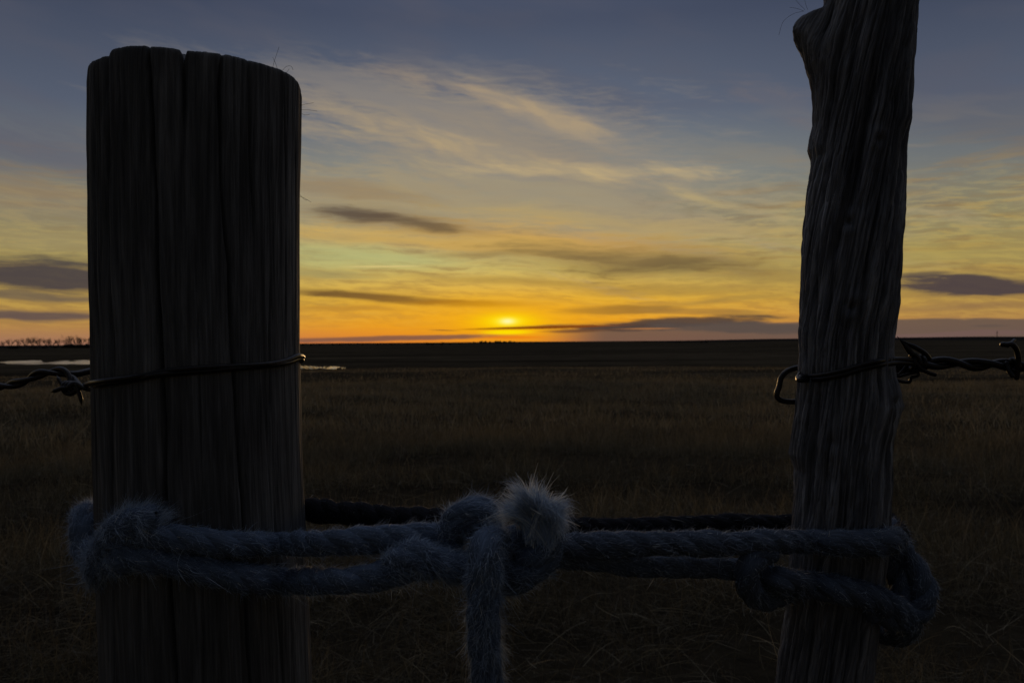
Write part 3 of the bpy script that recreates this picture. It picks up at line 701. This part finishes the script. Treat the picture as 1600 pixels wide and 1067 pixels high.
# middle knot
rope_mesh('middle_knot', [P(704, 868, .495), P(700, 842, .482), P(706, 822, .474), P(722, 806, .470), P(742, 798, .474), P(757, 804, .488), P(760, 822, .505)], rope, R=.0088, phase=.7, flen=(.004, .009), fuzz=60, upfuzz=.6)
rope_mesh('middle_knot', [P(600, 898, .470), P(630, 874, .460), P(655, 868, .456), P(690, 880, .458), P(730, 890, .462), P(775, 900, .470), P(810, 902, .474)], rope, R=.0092, phase=2.9, flen=(.004, .011), fuzz=60, upfuzz=.6)
rope_mesh('middle_knot', [P(770, 905, .476), P(812, 896, .468), P(842, 872, .464), P(852, 846, .466), P(846, 822, .470), P(838, 800, .472)], rope, R=.0105, phase=1.1, flen=(.003, .009), fuzz=50, upfuzz=.4)
rope_mesh('middle_knot', [P(752, 888, .490), P(775, 862, .486), P(802, 846, .480), P(836, 850, .476), P(858, 864, .480)], rope, R=.0095, phase=.1, flen=(.003, .009), fuzz=45, upfuzz=.4)
rope_mesh('tail', [P(782, 872, .480), P(776, 852, .466), P(766, 846, .454), P(759, 852, .445), P(757, 872, .440), P(756, 910, .440), P(755, 950, .441), P(756, 1000, .442), P(761, 1060, .444), P(765, 1120, .446), P(764, 1190, .448), P(762, 1260, .45)], rope, R=.0092, phase=2.0, flen=(.004, .010), fuzz=55, upfuzz=.45)
# right hitch
rope_mesh('hitch', [P(1205, 866, .500), P(1180, 872, .494), P(1168, 892, .490), P(1170, 918, .494), P(1186, 936, .505), P(1215, 930, .520), P(1250, 900, .600)], rope, R=.0073, phase=.3, flen=(.002, .005), fuzz=26, mats=worn)
rope_mesh('hitch', [P(1180, 880, .53), P(1196, 898, .508), P(1225, 907, .498), pR(1262, 913, .001), pR(1300, 919), pR(1335, 926), pR(1370, 936), P(1400, 952, .520), P(1420, 972, .528), P(1405, 990, .545), P(1370, 985, .575), P(1330, 960, .60), P(1280, 930, .61)], rope, R=.0088, phase=1.2, flen=(.002, .005), fuzz=28, mats=worn, pitch=.044, sep=.38)
rope_mesh('hitch', [P(1330, 820, .600), P(1378, 820, .580), P(1398, 832, .560), P(1408, 858, .545), P(1428, 885, .538), P(1442, 915, .532), P(1442, 945, .528), P(1424, 966, .524), P(1395, 966, .520), P(1366, 950, .518)], rope, R=.0078, phase=2.7, flen=(.002, .0055), fuzz=28, mats=worn, pitch=.044, sep=.38)

rope_mesh('hitch', [P(1356, 852, .575), P(1384, 862, .556), P(1398, 880, .548), P(1406, 905, .542), P(1408, 930, .537), P(1398, 950, .534)], rope, R=.0088, phase=.8, flen=(.002, .005), fuzz=26, mats=worn, pitch=.044, sep=.38)
# frayed ends: brushes of loose fibre
def brush(name, roots, tips, n, w, jr, jt, curl, pale, segs=5, mat=mFibre):
    roots = np.array(roots); tips = np.array(tips); q = rng.integers(0, len(roots), n)
    b = roots[q]+rng.normal(size=(n, 3))*jr; e = tips[q]+rng.normal(size=(n, 3))*jt*np.array((1, 1, .9))
    v = e-b; L = np.linalg.norm(v, axis=1); dr = v/L[:, None]; L = L*rng.uniform(.6, 1.05, n)
    bend = rng.normal(size=(n, 3))*(L*curl)[:, None]
    V, Q, k = ribbons(b, dr, L, rng.uniform(.00016, .00034, n)*w, bend, segs)
    tint = np.clip(rng.normal(.6, .16, n)+(rng.random(n) < pale)*.5, 0, 1)
    me = mesh_np(name, V, Q, False); vattr(me, 'tint', np.repeat(tint, k), 'FLOAT')
    return tag(link(name, me, rope, mat), kind='stuff')
frays = []
def flop_many(fr, n_each):
    """matted locks: every lock is a bundle of fibres that share root, bend and tip"""
    k = len(fr); q = np.repeat(np.arange(k), n_each); n = len(q)
    A = np.array([f[0] for f in fr])[q]+rng.normal(size=(n, 3))*.0016; B = np.array([f[1] for f in fr])[q]+rng.normal(size=(n, 3))*.0018
    Cc = np.array([f[2] for f in fr])[q]+rng.normal(size=(n, 3))*.0030
    curves('frayed_end', A, B, Cc, rng.uniform(.00018, .00038, n), .62, .10)
def curves(name, a, c1, c2, wid, tb, pale, segs=8):
    n = len(a); m = rng.uniform(.66, 1.04, n)[:, None]; c1 = a+(c1-a)*m; c2 = a+(c2-a)*m
    sg = np.linspace(0, 1, segs+1)[None, :, None]; p = a[:, None]*(1-sg)**2+2*c1[:, None]*sg*(1-sg)+c2[:, None]*sg**2
    p = p+sg*rng.normal(size=(n, 1, 3))*.0008*np.sin(sg*rng.uniform(3, 9, (n, 1, 1))+rng.uniform(0, 6, (n, 1, 1)))
    side = np.cross(c2-a, rng.normal(size=(n, 3))); side /= np.linalg.norm(side, axis=1)[:, None]+1e-9
    wd = wid[:, None]*(1-.8*sg[0, :, 0]**2)[None]
    V = np.stack([p-side[:, None]*wd[..., None]/2, p+side[:, None]*wd[..., None]/2], 2); k = (segs+1)*2
    i = np.arange(n)[:, None]*k; j = np.arange(segs)[None]*2; Q = np.stack([i+j, i+j+1, i+j+3, i+j+2], -1).reshape(-1, 4)
    tint = np.clip(rng.normal(tb, .17, n)+(rng.random(n) < pale)*.5, 0, 1)
    me = mesh_np(name, V.reshape(-1, 3), Q, False); vattr(me, 'tint', np.repeat(tint, k), 'FLOAT')
    return tag(link(name, me, rope, mFibre), kind='stuff')
def flop(name, n, src, ctrl, jr, jt, w, mid=.62, pale=.1, segs=7, tb=.62):
    """fibres that rise out of the rope end and flop over: quadratic curves root -> control -> tip"""
    src = np.array(src); q = rng.integers(0, len(ctrl), n); a = src[rng.integers(0, len(src), n)]+rng.normal(size=(n, 3))*jr
    c1 = np.array([c[0] for c in ctrl])[q]+rng.normal(size=(n, 3))*jt; c2 = np.array([c[1] for c in ctrl])[q]+rng.normal(size=(n, 3))*jt*1.3
    m = rng.uniform(.72, 1.06, n)[:, None]; c1 = a+(c1-a)*m; c2 = a+(c2-a)*m
    sg = np.linspace(0, 1, segs+1)[None, :, None]; p = a[:, None]*(1-sg)**2+2*c1[:, None]*sg*(1-sg)+c2[:, None]*sg**2
    wob = rng.normal(size=(n, 1, 3))*.0010*np.sin(sg*rng.uniform(3, 9, (n, 1, 1))+rng.uniform(0, 6, (n, 1, 1))); p = p+wob*sg
    side = np.cross(c2-a, rng.normal(size=(n, 3))); side /= np.linalg.norm(side, axis=1)[:, None]+1e-9
    wd = (rng.uniform(.00016, .00036, n)*w)[:, None]*(1-.8*sg[0, :, 0]**2)[None]
    V = np.stack([p-side[:, None]*wd[..., None]/2, p+side[:, None]*wd[..., None]/2], 2); k = (segs+1)*2
    i = np.arange(n)[:, None]*k; j = np.arange(segs)[None]*2; Q = np.stack([i+j, i+j+1, i+j+3, i+j+2], -1).reshape(-1, 4)
    tint = np.clip(rng.normal(tb, .17, n)+(rng.random(n) < pale)*.5, 0, 1)
    me = mesh_np(name, V.reshape(-1, 3), Q, False); vattr(me, 'tint', np.repeat(tint, k), 'FLOAT')
    return tag(link(name, me, rope, mFibre), kind='stuff')
src = [P(x, y, d_) for x, y in ((829, 842), (836, 850), (843, 856), (850, 860), (857, 858), (862, 850)) for d_ in (.456, .461, .468)]
ct = []
for dd in (-.012, -.007, -.001, .006):
    for (x1, y1), (x2, y2) in (((802, 782), (787, 792)), ((802, 768), (786, 778)), ((806, 756), (794, 770)), ((812, 752), (804, 772)), ((820, 748), (816, 768)), ((828, 744), (826, 764)), ((838, 744), (842, 764)), ((846, 746), (856, 768)),
                               ((854, 748), (868, 780)), ((862, 752), (880, 794)), ((868, 760), (887, 808)), ((870, 770), (884, 818)), ((866, 784), (878, 822)), ((826, 752), (818, 772)), ((836, 752), (840, 774)), ((848, 758), (864, 790)), ((858, 768), (874, 806)), ((812, 762), (800, 782))):
        ct.append((P(x1, y1, .467+dd), P(x2, y2, .466+dd*1.6)))
rc = np.random.default_rng(31)
for c_ in range(62):
    a_, b_ = ct[rc.integers(len(ct))]; k_ = rc.uniform(.72, 1.12); sx = src[rc.integers(len(src))]; jj = rc.normal(size=3)*.0022
    frays.append((sx, sx+(a_-sx)*k_+jj, sx+(b_-sx)*k_+jj*1.6))
flop_many(frays, 105)
st = [((820, 780), (834, 741)), ((840, 776), (846, 751)), ((842, 780), (863, 741)), ((830, 776), (818, 752)), ((850, 780), (874, 764)), ((856, 786), (890, 769)), ((864, 790), (899, 787)), ((870, 792), (886, 768)),
      ((868, 800), (896, 824)), ((860, 806), (884, 822)), ((800, 790), (752, 817)), ((804, 796), (768, 820)), ((806, 800), (782, 819)), ((800, 780), (782, 760)), ((802, 778), (791, 761)), ((812, 774), (806, 757)), ((826, 770), (830, 748))]
flop('frayed_end', 130, [P(834, 800, .460), P(842, 800, .462)], [(P(*a_, .462), P(*b_, .460)) for a_, b_ in st], .003, .0016, 1.7, pale=.9, tb=.85)
flop('frayed_end', 650, [P(812, 806, .465), P(820, 812, .466)], [(P(800, 800, .468), P(x, y, .468)) for x, y in ((782, 784), (780, 796), (784, 806), (790, 776))], .003, .0022, 1.0)
# left loose ends fanned up over the post
ro = [pL(x, y, .002) for x, y in ((175, 835), (190, 825), (205, 822), (220, 820), (235, 820))]
ti = [pL(x, y, -.001) for x, y in ((190, 795), (208, 786), (228, 788), (250, 794), (268, 800))]
brush('frayed_end', ro, ti, 1500, 1.1, .003, .0022, .15, .0)
ro = [P(x, y, .552) for x, y in ((134, 806), (140, 800), (148, 800))]; ti = [P(x, y, .552) for x, y in ((122, 788), (138, 783), (150, 780))]
brush('frayed_end', ro, ti, 240, 1.0, .003, .003, .2, .5)

# ------------------------------------------------------------------ wires
def twist_pair(pts, r=.00165, pitch=.040, ph=0, gap=1.02):
    c = spline(pts, .0008); L = np.concatenate([[0], np.cumsum(np.linalg.norm(np.diff(c, axis=0), axis=1))])
    t, n, b = frames(c); out = []
    for k in (0, 1):
        a = L/pitch*2*PI+k*PI+ph; cc = c+r*gap*(n*np.cos(a)[:, None]+b*np.sin(a)[:, None]); out.append(tube(cc, r, 10))
    return out
def wire(name, pts, parent, r=.0016, k=10, taper=None):
    c = spline(pts, .0008); rad = np.full(len(c), r)
    if taper:
        s = np.linspace(0, 1, len(c)); rad = r*(1-.9*sst(s, 1-taper, 1))
    V, Q = tube(c, rad, k); return link(name, mesh_np(name, V, Q), parent, mWire)
def coil(center, axis, R, r, turns, pitch, ph=0):
    axis = np.array(axis, float); axis /= np.linalg.norm(axis); a = np.array((0, 0, 1.)); a -= axis*(a@axis); a /= np.linalg.norm(a); b = np.cross(axis, a)
    s = np.linspace(0, 1, int(turns*20)); t = s*turns*2*PI+ph
    return [center+axis*((q-.5)*pitch*turns)+R*(a*math.cos(w)+b*math.sin(w)) for q, w in zip(s, t)]
wo_ = .0017
def wL(x, y, o=0): return on_post(x, y, 'L', wo_+o)
def wR(x, y, o=0): return on_post(x, y, 'R', wo_+o)
bl = empty('barbed_wire', tuple(P(60, 590, .54)))
tag(bl, 'rusty twisted barbed wire from the left edge, wrapped round the thick post', 'barbed wire')
for V, Q in twist_pair([P(-120, 612, .62), P(-60, 612, .60), P(0, 603, .580), P(30, 598, .572), P(52, 588, .566), P(75, 581, .562), P(98, 581, .558), P(111, 589, .556), P(116, 600, .552)], r=.0018, pitch=.046, ph=.6):
    link('strand', mesh_np('strand', V, Q), bl, mWire)
wire('strand', [P(112, 596, .556), P(104, 603, .548), P(101, 611, .545), P(111, 615, .541), P(122, 608, .540), P(135, 601, .538), wL(152, 597, .001), wL(200, 591, .001), wL(230, 586), wL(262, 580), wL(300, 576), wL(340, 573.5), wL(390, 571), wL(425, 568), wL(448, 563), wL(462, 557), P(470, 556, .558), P(473, 560, .572), P(462, 566, .600), P(400, 575, .640)], bl, .0018)
wire('strand', [P(118, 594, .552), P(124, 602, .546), P(116, 609, .542), P(108, 605, .540), P(118, 599, .541), P(132, 606, .538), P(143, 608, .534), wL(156, 601), wL(185, 597), wL(215, 592), wL(245, 586, .001), wL(275, 583), wL(330, 579), wL(380, 574.5), wL(430, 570), wL(452, 566), P(466, 561, .556), P(471, 564, .57), P(450, 572, .62)], bl, .0017)
wire('strand', [P(108, 585, .560), P(122, 584, .566), P(140, 580, .575), P(170, 577, .590), P(240, 575, .64), P(340, 570, .650)], bl, .0024)
for c_, ax in ((P(109, 606, .545), P(125, 606, .545)-P(100, 604, .55)),):
    cc = coil(c_, ax, .0038, .0012, 2.2, .0026); wire('barb_coil', cc, bl, .0013)
wire('barb', [P(104, 606, .541), P(96, 607, .541), P(79, 613, .542)], bl, .0015, taper=.3)
wire('barb', [P(104, 609, .545), P(98, 602, .548), P(90, 589, .551), P(89, 586, .552)], bl, .0015, taper=.3)
wire('barb', [P(119, 600, .540), P(123, 612, .539), P(126, 622, .538), P(128, 634, .538)], bl, .0014, taper=.3)

br = empty('barbed_wire', tuple(P(1500, 570, .54)))
tag(br, 'rusty twisted barbed wire looped round the gnarled post, running off right', 'barbed wire')
for V, Q in twist_pair([P(1436, 569, .545), P(1450, 569, .545), P(1475, 567, .546), P(1500, 568, .547), P(1530, 570, .548), P(1562, 569, .549), P(1585, 572, .55), P(1620, 576, .552), P(1700, 574, .56), P(1800, 572, .57)], r=.0023, pitch=.050, ph=1.2):
    link('strand', mesh_np('strand', V, Q), br, mWire)
wire('strand', [P(1262, 578, .570), P(1252, 583, .552), P(1247, 590, .540), P(1250, 594, .528), wR(1262, 593), wR(1285, 592), wR(1315, 586), wR(1345, 577), wR(1370, 571), P(1390, 568, .528), P(1410, 567, .536), P(1440, 570, .545), P(1452, 573, .545)], br, .0018)
wire('strand', [P(1262, 582, .566), P(1255, 586, .550), P(1251, 591, .534), wR(1262, 588), wR(1285, 586), wR(1315, 580), wR(1345, 571), wR(1370, 565, .001), P(1390, 562, .530), P(1415, 562, .538), P(1440, 566, .545), P(1452, 567, .546)], br, .0018)
wire('strand', [P(1380, 571, .60), P(1396, 572, .562), P(1420, 573, .552), P(1445, 573, .547)], br, .0018)
wire('strand', [P(1375, 578, .60), P(1394, 578, .565), P(1420, 580, .552), P(1440, 576, .547), P(1455, 570, .546)], br, .0018)
wire('barb_coil', coil(P(1434, 567, .545), (1, .02, -.12), .0046, .0015, 3.0, .0036), br, .0016)
wire('barb', [P(1441, 571, .5415), P(1431, 556, .541), P(1424, 552, .541), P(1416, 542, .541), P(1402, 525.5, .541)], br, .0019, taper=.45)
wire('barb', [P(1456, 568, .548), P(1447, 554, .545), P(1434, 545, .543), P(1418, 537, .541), P(1405, 529, .541)], br, .0017, taper=.4)
wire('barb', [P(1425, 560, .541), P(1440, 576, .540), P(1450, 582, .540), P(1462, 586, .540)], br, .0013)
wire('barb', [P(1426, 562, .549), P(1418, 570, .550), P(1410, 580, .550), P(1402, 588, .550)], br, .0012)
wire('tie_end', [P(1392, 580, .555), P(1398, 592, .552), P(1408, 596, .550), P(1421, 597, .549), P(1424, 590, .548), P(1434, 587, .547), P(1434, 582, .547), P(1420, 584, .547), P(1404, 588, .549), P(1401, 584, .549)], br, .0011)
wire('barb_coil', coil(P(1584, 572, .549), (1, .02, .02), .0048, .0015, 1.6, .0034, 2.0), br, .0015)
wire('barb', [P(1588, 592, .546), P(1590, 576, .545), P(1591, 560, .544), P(1588, 546, .543), P(1581, 538, .542), P(1573, 538.5, .541), P(1565, 538, .540)], br, .0018)
wire('barb', [P(1572, 566, .545), P(1576, 578, .543), P(1583, 589, .541)], br, .0015)
wire('barb', [P(1574, 541, .545), P(1582, 534, .551), P(1585, 531, .554)], br, .0011)
# heavy wire loop behind the gnarled post
ml = wire('wire_loop', [P(1310, 574, .590), P(1272, 573.5, .583), P(1250, 574, .578), P(1236, 577, .575), P(1226, 583, .573), P(1220, 592, .572), P(1217.5, 604, .571), P(1214.5, 612, .570), P(1214, 618, .570), P(1218, 624, .570), P(1227, 627, .571), P(1240, 627.5, .573), P(1262, 627, .578), P(1310, 627, .588)], None, .0020, 12)
tag(ml, 'thick bent wire loop sticking out from behind the left side of the gnarled post', 'wire loop')

# fine animal hairs caught on the wood
def hairs(lines, label):
    V, Q = join([tube(spline([P(x, y, d_) for x, y, d_ in l], .0015), .00010, 4) for l in lines])
    o = link('animal_hair', mesh_np('animal_hair', V, Q), None, mHair); tag(o, label, 'hair', 'fine hairs caught on the posts')
hairs([[(426, 108, .50), (428, 98, .50), (432, 86, .50), (436, 74, .50)], [(434, 110, .50), (430, 98, .50), (426, 90, .50)], [(440, 112, .50), (448, 104, .5), (455, 104, .5), (458, 110, .50)], [(446, 116, .5), (452, 108, .5)]], 'wisp of fine hair on the slanted top of the thick post')
hairs([[(468, 166, .55), (478, 163, .55), (490, 161, .55)], [(468, 172, .55), (480, 172, .55), (496, 174, .55)], [(468, 176, .55), (476, 180, .55), (484, 179, .55)]], 'wisp of fine hair high on the right edge of the thick post')
hairs([[(466, 307, .55), (474, 309, .55), (486, 316, .55)], [(468, 304, .55), (476, 312, .55), (481, 313, .55)]], 'two fine hairs halfway up the right edge of the thick post')
hairs([[(1256, 18, .54), (1240, 22, .54), (1224, 34, .54), (1217, 55, .54)], [(1256, 18, .54), (1246, 14, .54), (1234, 12, .54)], [(1258, 16, .54), (1248, 6, .54), (1240, -4, .54)], [(1262, 16, .54), (1258, 4, .54), (1256, -8, .54)]], 'curling fine hairs on the branch stub of the gnarled post')

# ------------------------------------------------------------------ far trees, shrubs and poles
def bare_tree(seed, H=1.0, spread=.55, levels=4, thick=.022, tl=.20, n0=7):
    r = random.Random(seed); trunk, twigs = [], []
    def grow(p, d, L, rad, lv):
        q = p+d*L; seg = [p, p+d*L*.5+Vector((r.uniform(-.05, .05)*L, r.uniform(-.05, .05)*L, 0)), q]
        (trunk if lv == 0 else twigs).append(tube(np.array([tuple(s) for s in seg]), np.array([rad, rad*.8, rad*.6]), 4, False))
        if lv >= levels: return
        for k in range(r.choice((3, 4)) if lv else n0):
            a = r.uniform(0, 2*PI); t = r.uniform(.3, 1.0) if lv else r.uniform(.25, 1.0); tilt = r.uniform(.1, 1.0)*spread*(1.4 if lv else 2.0)
            nd_ = (d+Vector((math.cos(a), math.sin(a), r.uniform(-.1, .5)))*tilt).normalized()
            grow(p+d*L*t, nd_, L*(r.uniform(.55, .78) if lv else r.uniform(1.2, 1.75)), rad*.55, lv+1)
    grow(Vector((0, 0, 0)), Vector((r.uniform(-.08, .08), 0, 1)).normalized(), H*tl, thick, 0)
    return trunk, twigs
protos = []
for s in range(7):
    tr, tw = bare_tree(100+s) if s < 5 else bare_tree(100+s, 1.0, .8, 3, .11, .12, 14); V, Q = join(tr); V2, Q2 = join(tw)
    protos.append((mesh_np('trunk', V, Q), mesh_np('crown', V2, Q2)))
    for m_ in protos[-1]: m_.materials.append(mTwig)
def far_tree(px, ytop, ybase, dist, wide, label, group, name='bare_tree', sink=.1, k=None):
    k = (random.randrange(5) if name == 'bare_tree' and dist < 1300 else 5+random.randrange(2)) if k is None else k
    b = P(px, ybase, dist); H = (ybase-ytop)/F*dist*1.25
    zb = float(gz(b[0], b[1])); H = H+max(0, b[2]-zb)*1.1; b[2] = zb-sink
    o = empty(name, tuple(b)); o.rotation_euler[2] = random.uniform(0, 6.28); o.scale = (H*wide, H*wide, H)
    tag(o, label, 'tree' if name == 'bare_tree' else 'shrub', group)
    for me_, nm in zip(protos[k], ('trunk', 'crown')):
        c_ = bpy.data.objects.new(nm, me_); C.collection.objects.link(c_); c_.parent = o
TL = [(4, 532, 'leafless tree low at the far left frame edge'), (16, 529, 'bare tree with a thin crown near the left frame edge'), (27, 529, 'bare tree standing third from the left in the far tree line'),
      (39, 526, 'bare tree on the left of the tallest pair in the far tree line'), (50, 524.5, 'tallest bare tree in the far tree line by the pond'), (60, 528, 'bare tree just right of the tallest one in the far line'),
      (72, 527.5, 'spreading bare tree in the middle of the far tree line'), (80, 528, 'bare tree between the middle gap and the dense clump'), (91, 529, 'small bare tree left of the dense clump in the far line'),
      (104, 529, 'bare tree at the left end of the dense clump'), (111, 525, 'bushy bare tree rising above the dense clump'), (120, 524, 'dense bare tree in the thick of the far clump'),
      (128, 526, 'dense bare tree nearest but one to the thick post'), (137, 525, 'dense bare tree touching the left edge of the thick post')]
for x, yt, lb in TL: far_tree(x, yt-random.uniform(0, 4), 542, 1200, random.uniform(.8, 1.3), lb, 'bare trees in the line beyond the pond')
for i_ in range(36):
    x = random.uniform(0, 142) if i_ < 16 else random.uniform(98, 142); far_tree(x, random.uniform(534.5, 539.5) if x < 100 else random.uniform(531, 537), 542.5, 1210+random.uniform(-30, 30), random.uniform(1.4, 2.8), 'low leafless shrub under the far tree line beyond the pond', 'low shrubs under the far tree line', 'bare_shrub')
for i_, (x, h) in enumerate([(474, 2), (486, 2.5), (500, 2), (520, 3), (531, 2.5), (546, 1.8), (566, 2.4), (590, 1.8), (612, 2.4), (637, 2.2), (668, 3.2), (676, 2.4), (690, 3.6), (703, 2.2), (718, 2.6), (741, 2.8), (752, 5.0), (758, 4), (765, 3.2), (776, 5), (781, 4), (788, 4), (797, 4.4), (803, 3.4), (812, 1.8), (1062, 2.2), (1096, 2.6), (1104, 2)]):
    yb = 537.6-(x-470)*.0075
    far_tree(x, yb-h*1.5-.6, yb, 1480, 1.6, 'tiny dark tree clump on the horizon below the sunset', 'tiny tree clumps along the middle horizon', 'bare_tree')
def pole(px, yt, yb, dist, label, arms=True):
    b = P(px, yb, dist); H = (yb-yt)/F*dist; o = empty('utility_pole', tuple(b)); tag(o, label, 'utility pole', 'utility poles on the right horizon')
    def bar(nm, p, q, r):
        V, Q = tube(np.array([p, q]), r, 6); link(nm, mesh_np(nm, V, Q), o, mTwig)
    bar('shaft', (b[0], b[1], b[2]-6), (b[0], b[1], b[2]+H), .42 if arms else .3)
    if arms:
        bar('crossarm', (b[0]-2.4, b[1], b[2]+H*.8), (b[0]+2.4, b[1], b[2]+H*.8), .25)
        bar('crossarm', (b[0]-1.6, b[1], b[2]+H*.62), (b[0]+1.6, b[1], b[2]+H*.62), .2)
pole(1558, 517, 531, 1500, 'tallest utility pole on the right horizon with crossarms')
pole(1543, 527, 531, 1500, 'short bare pole beside the tall utility pole', False)
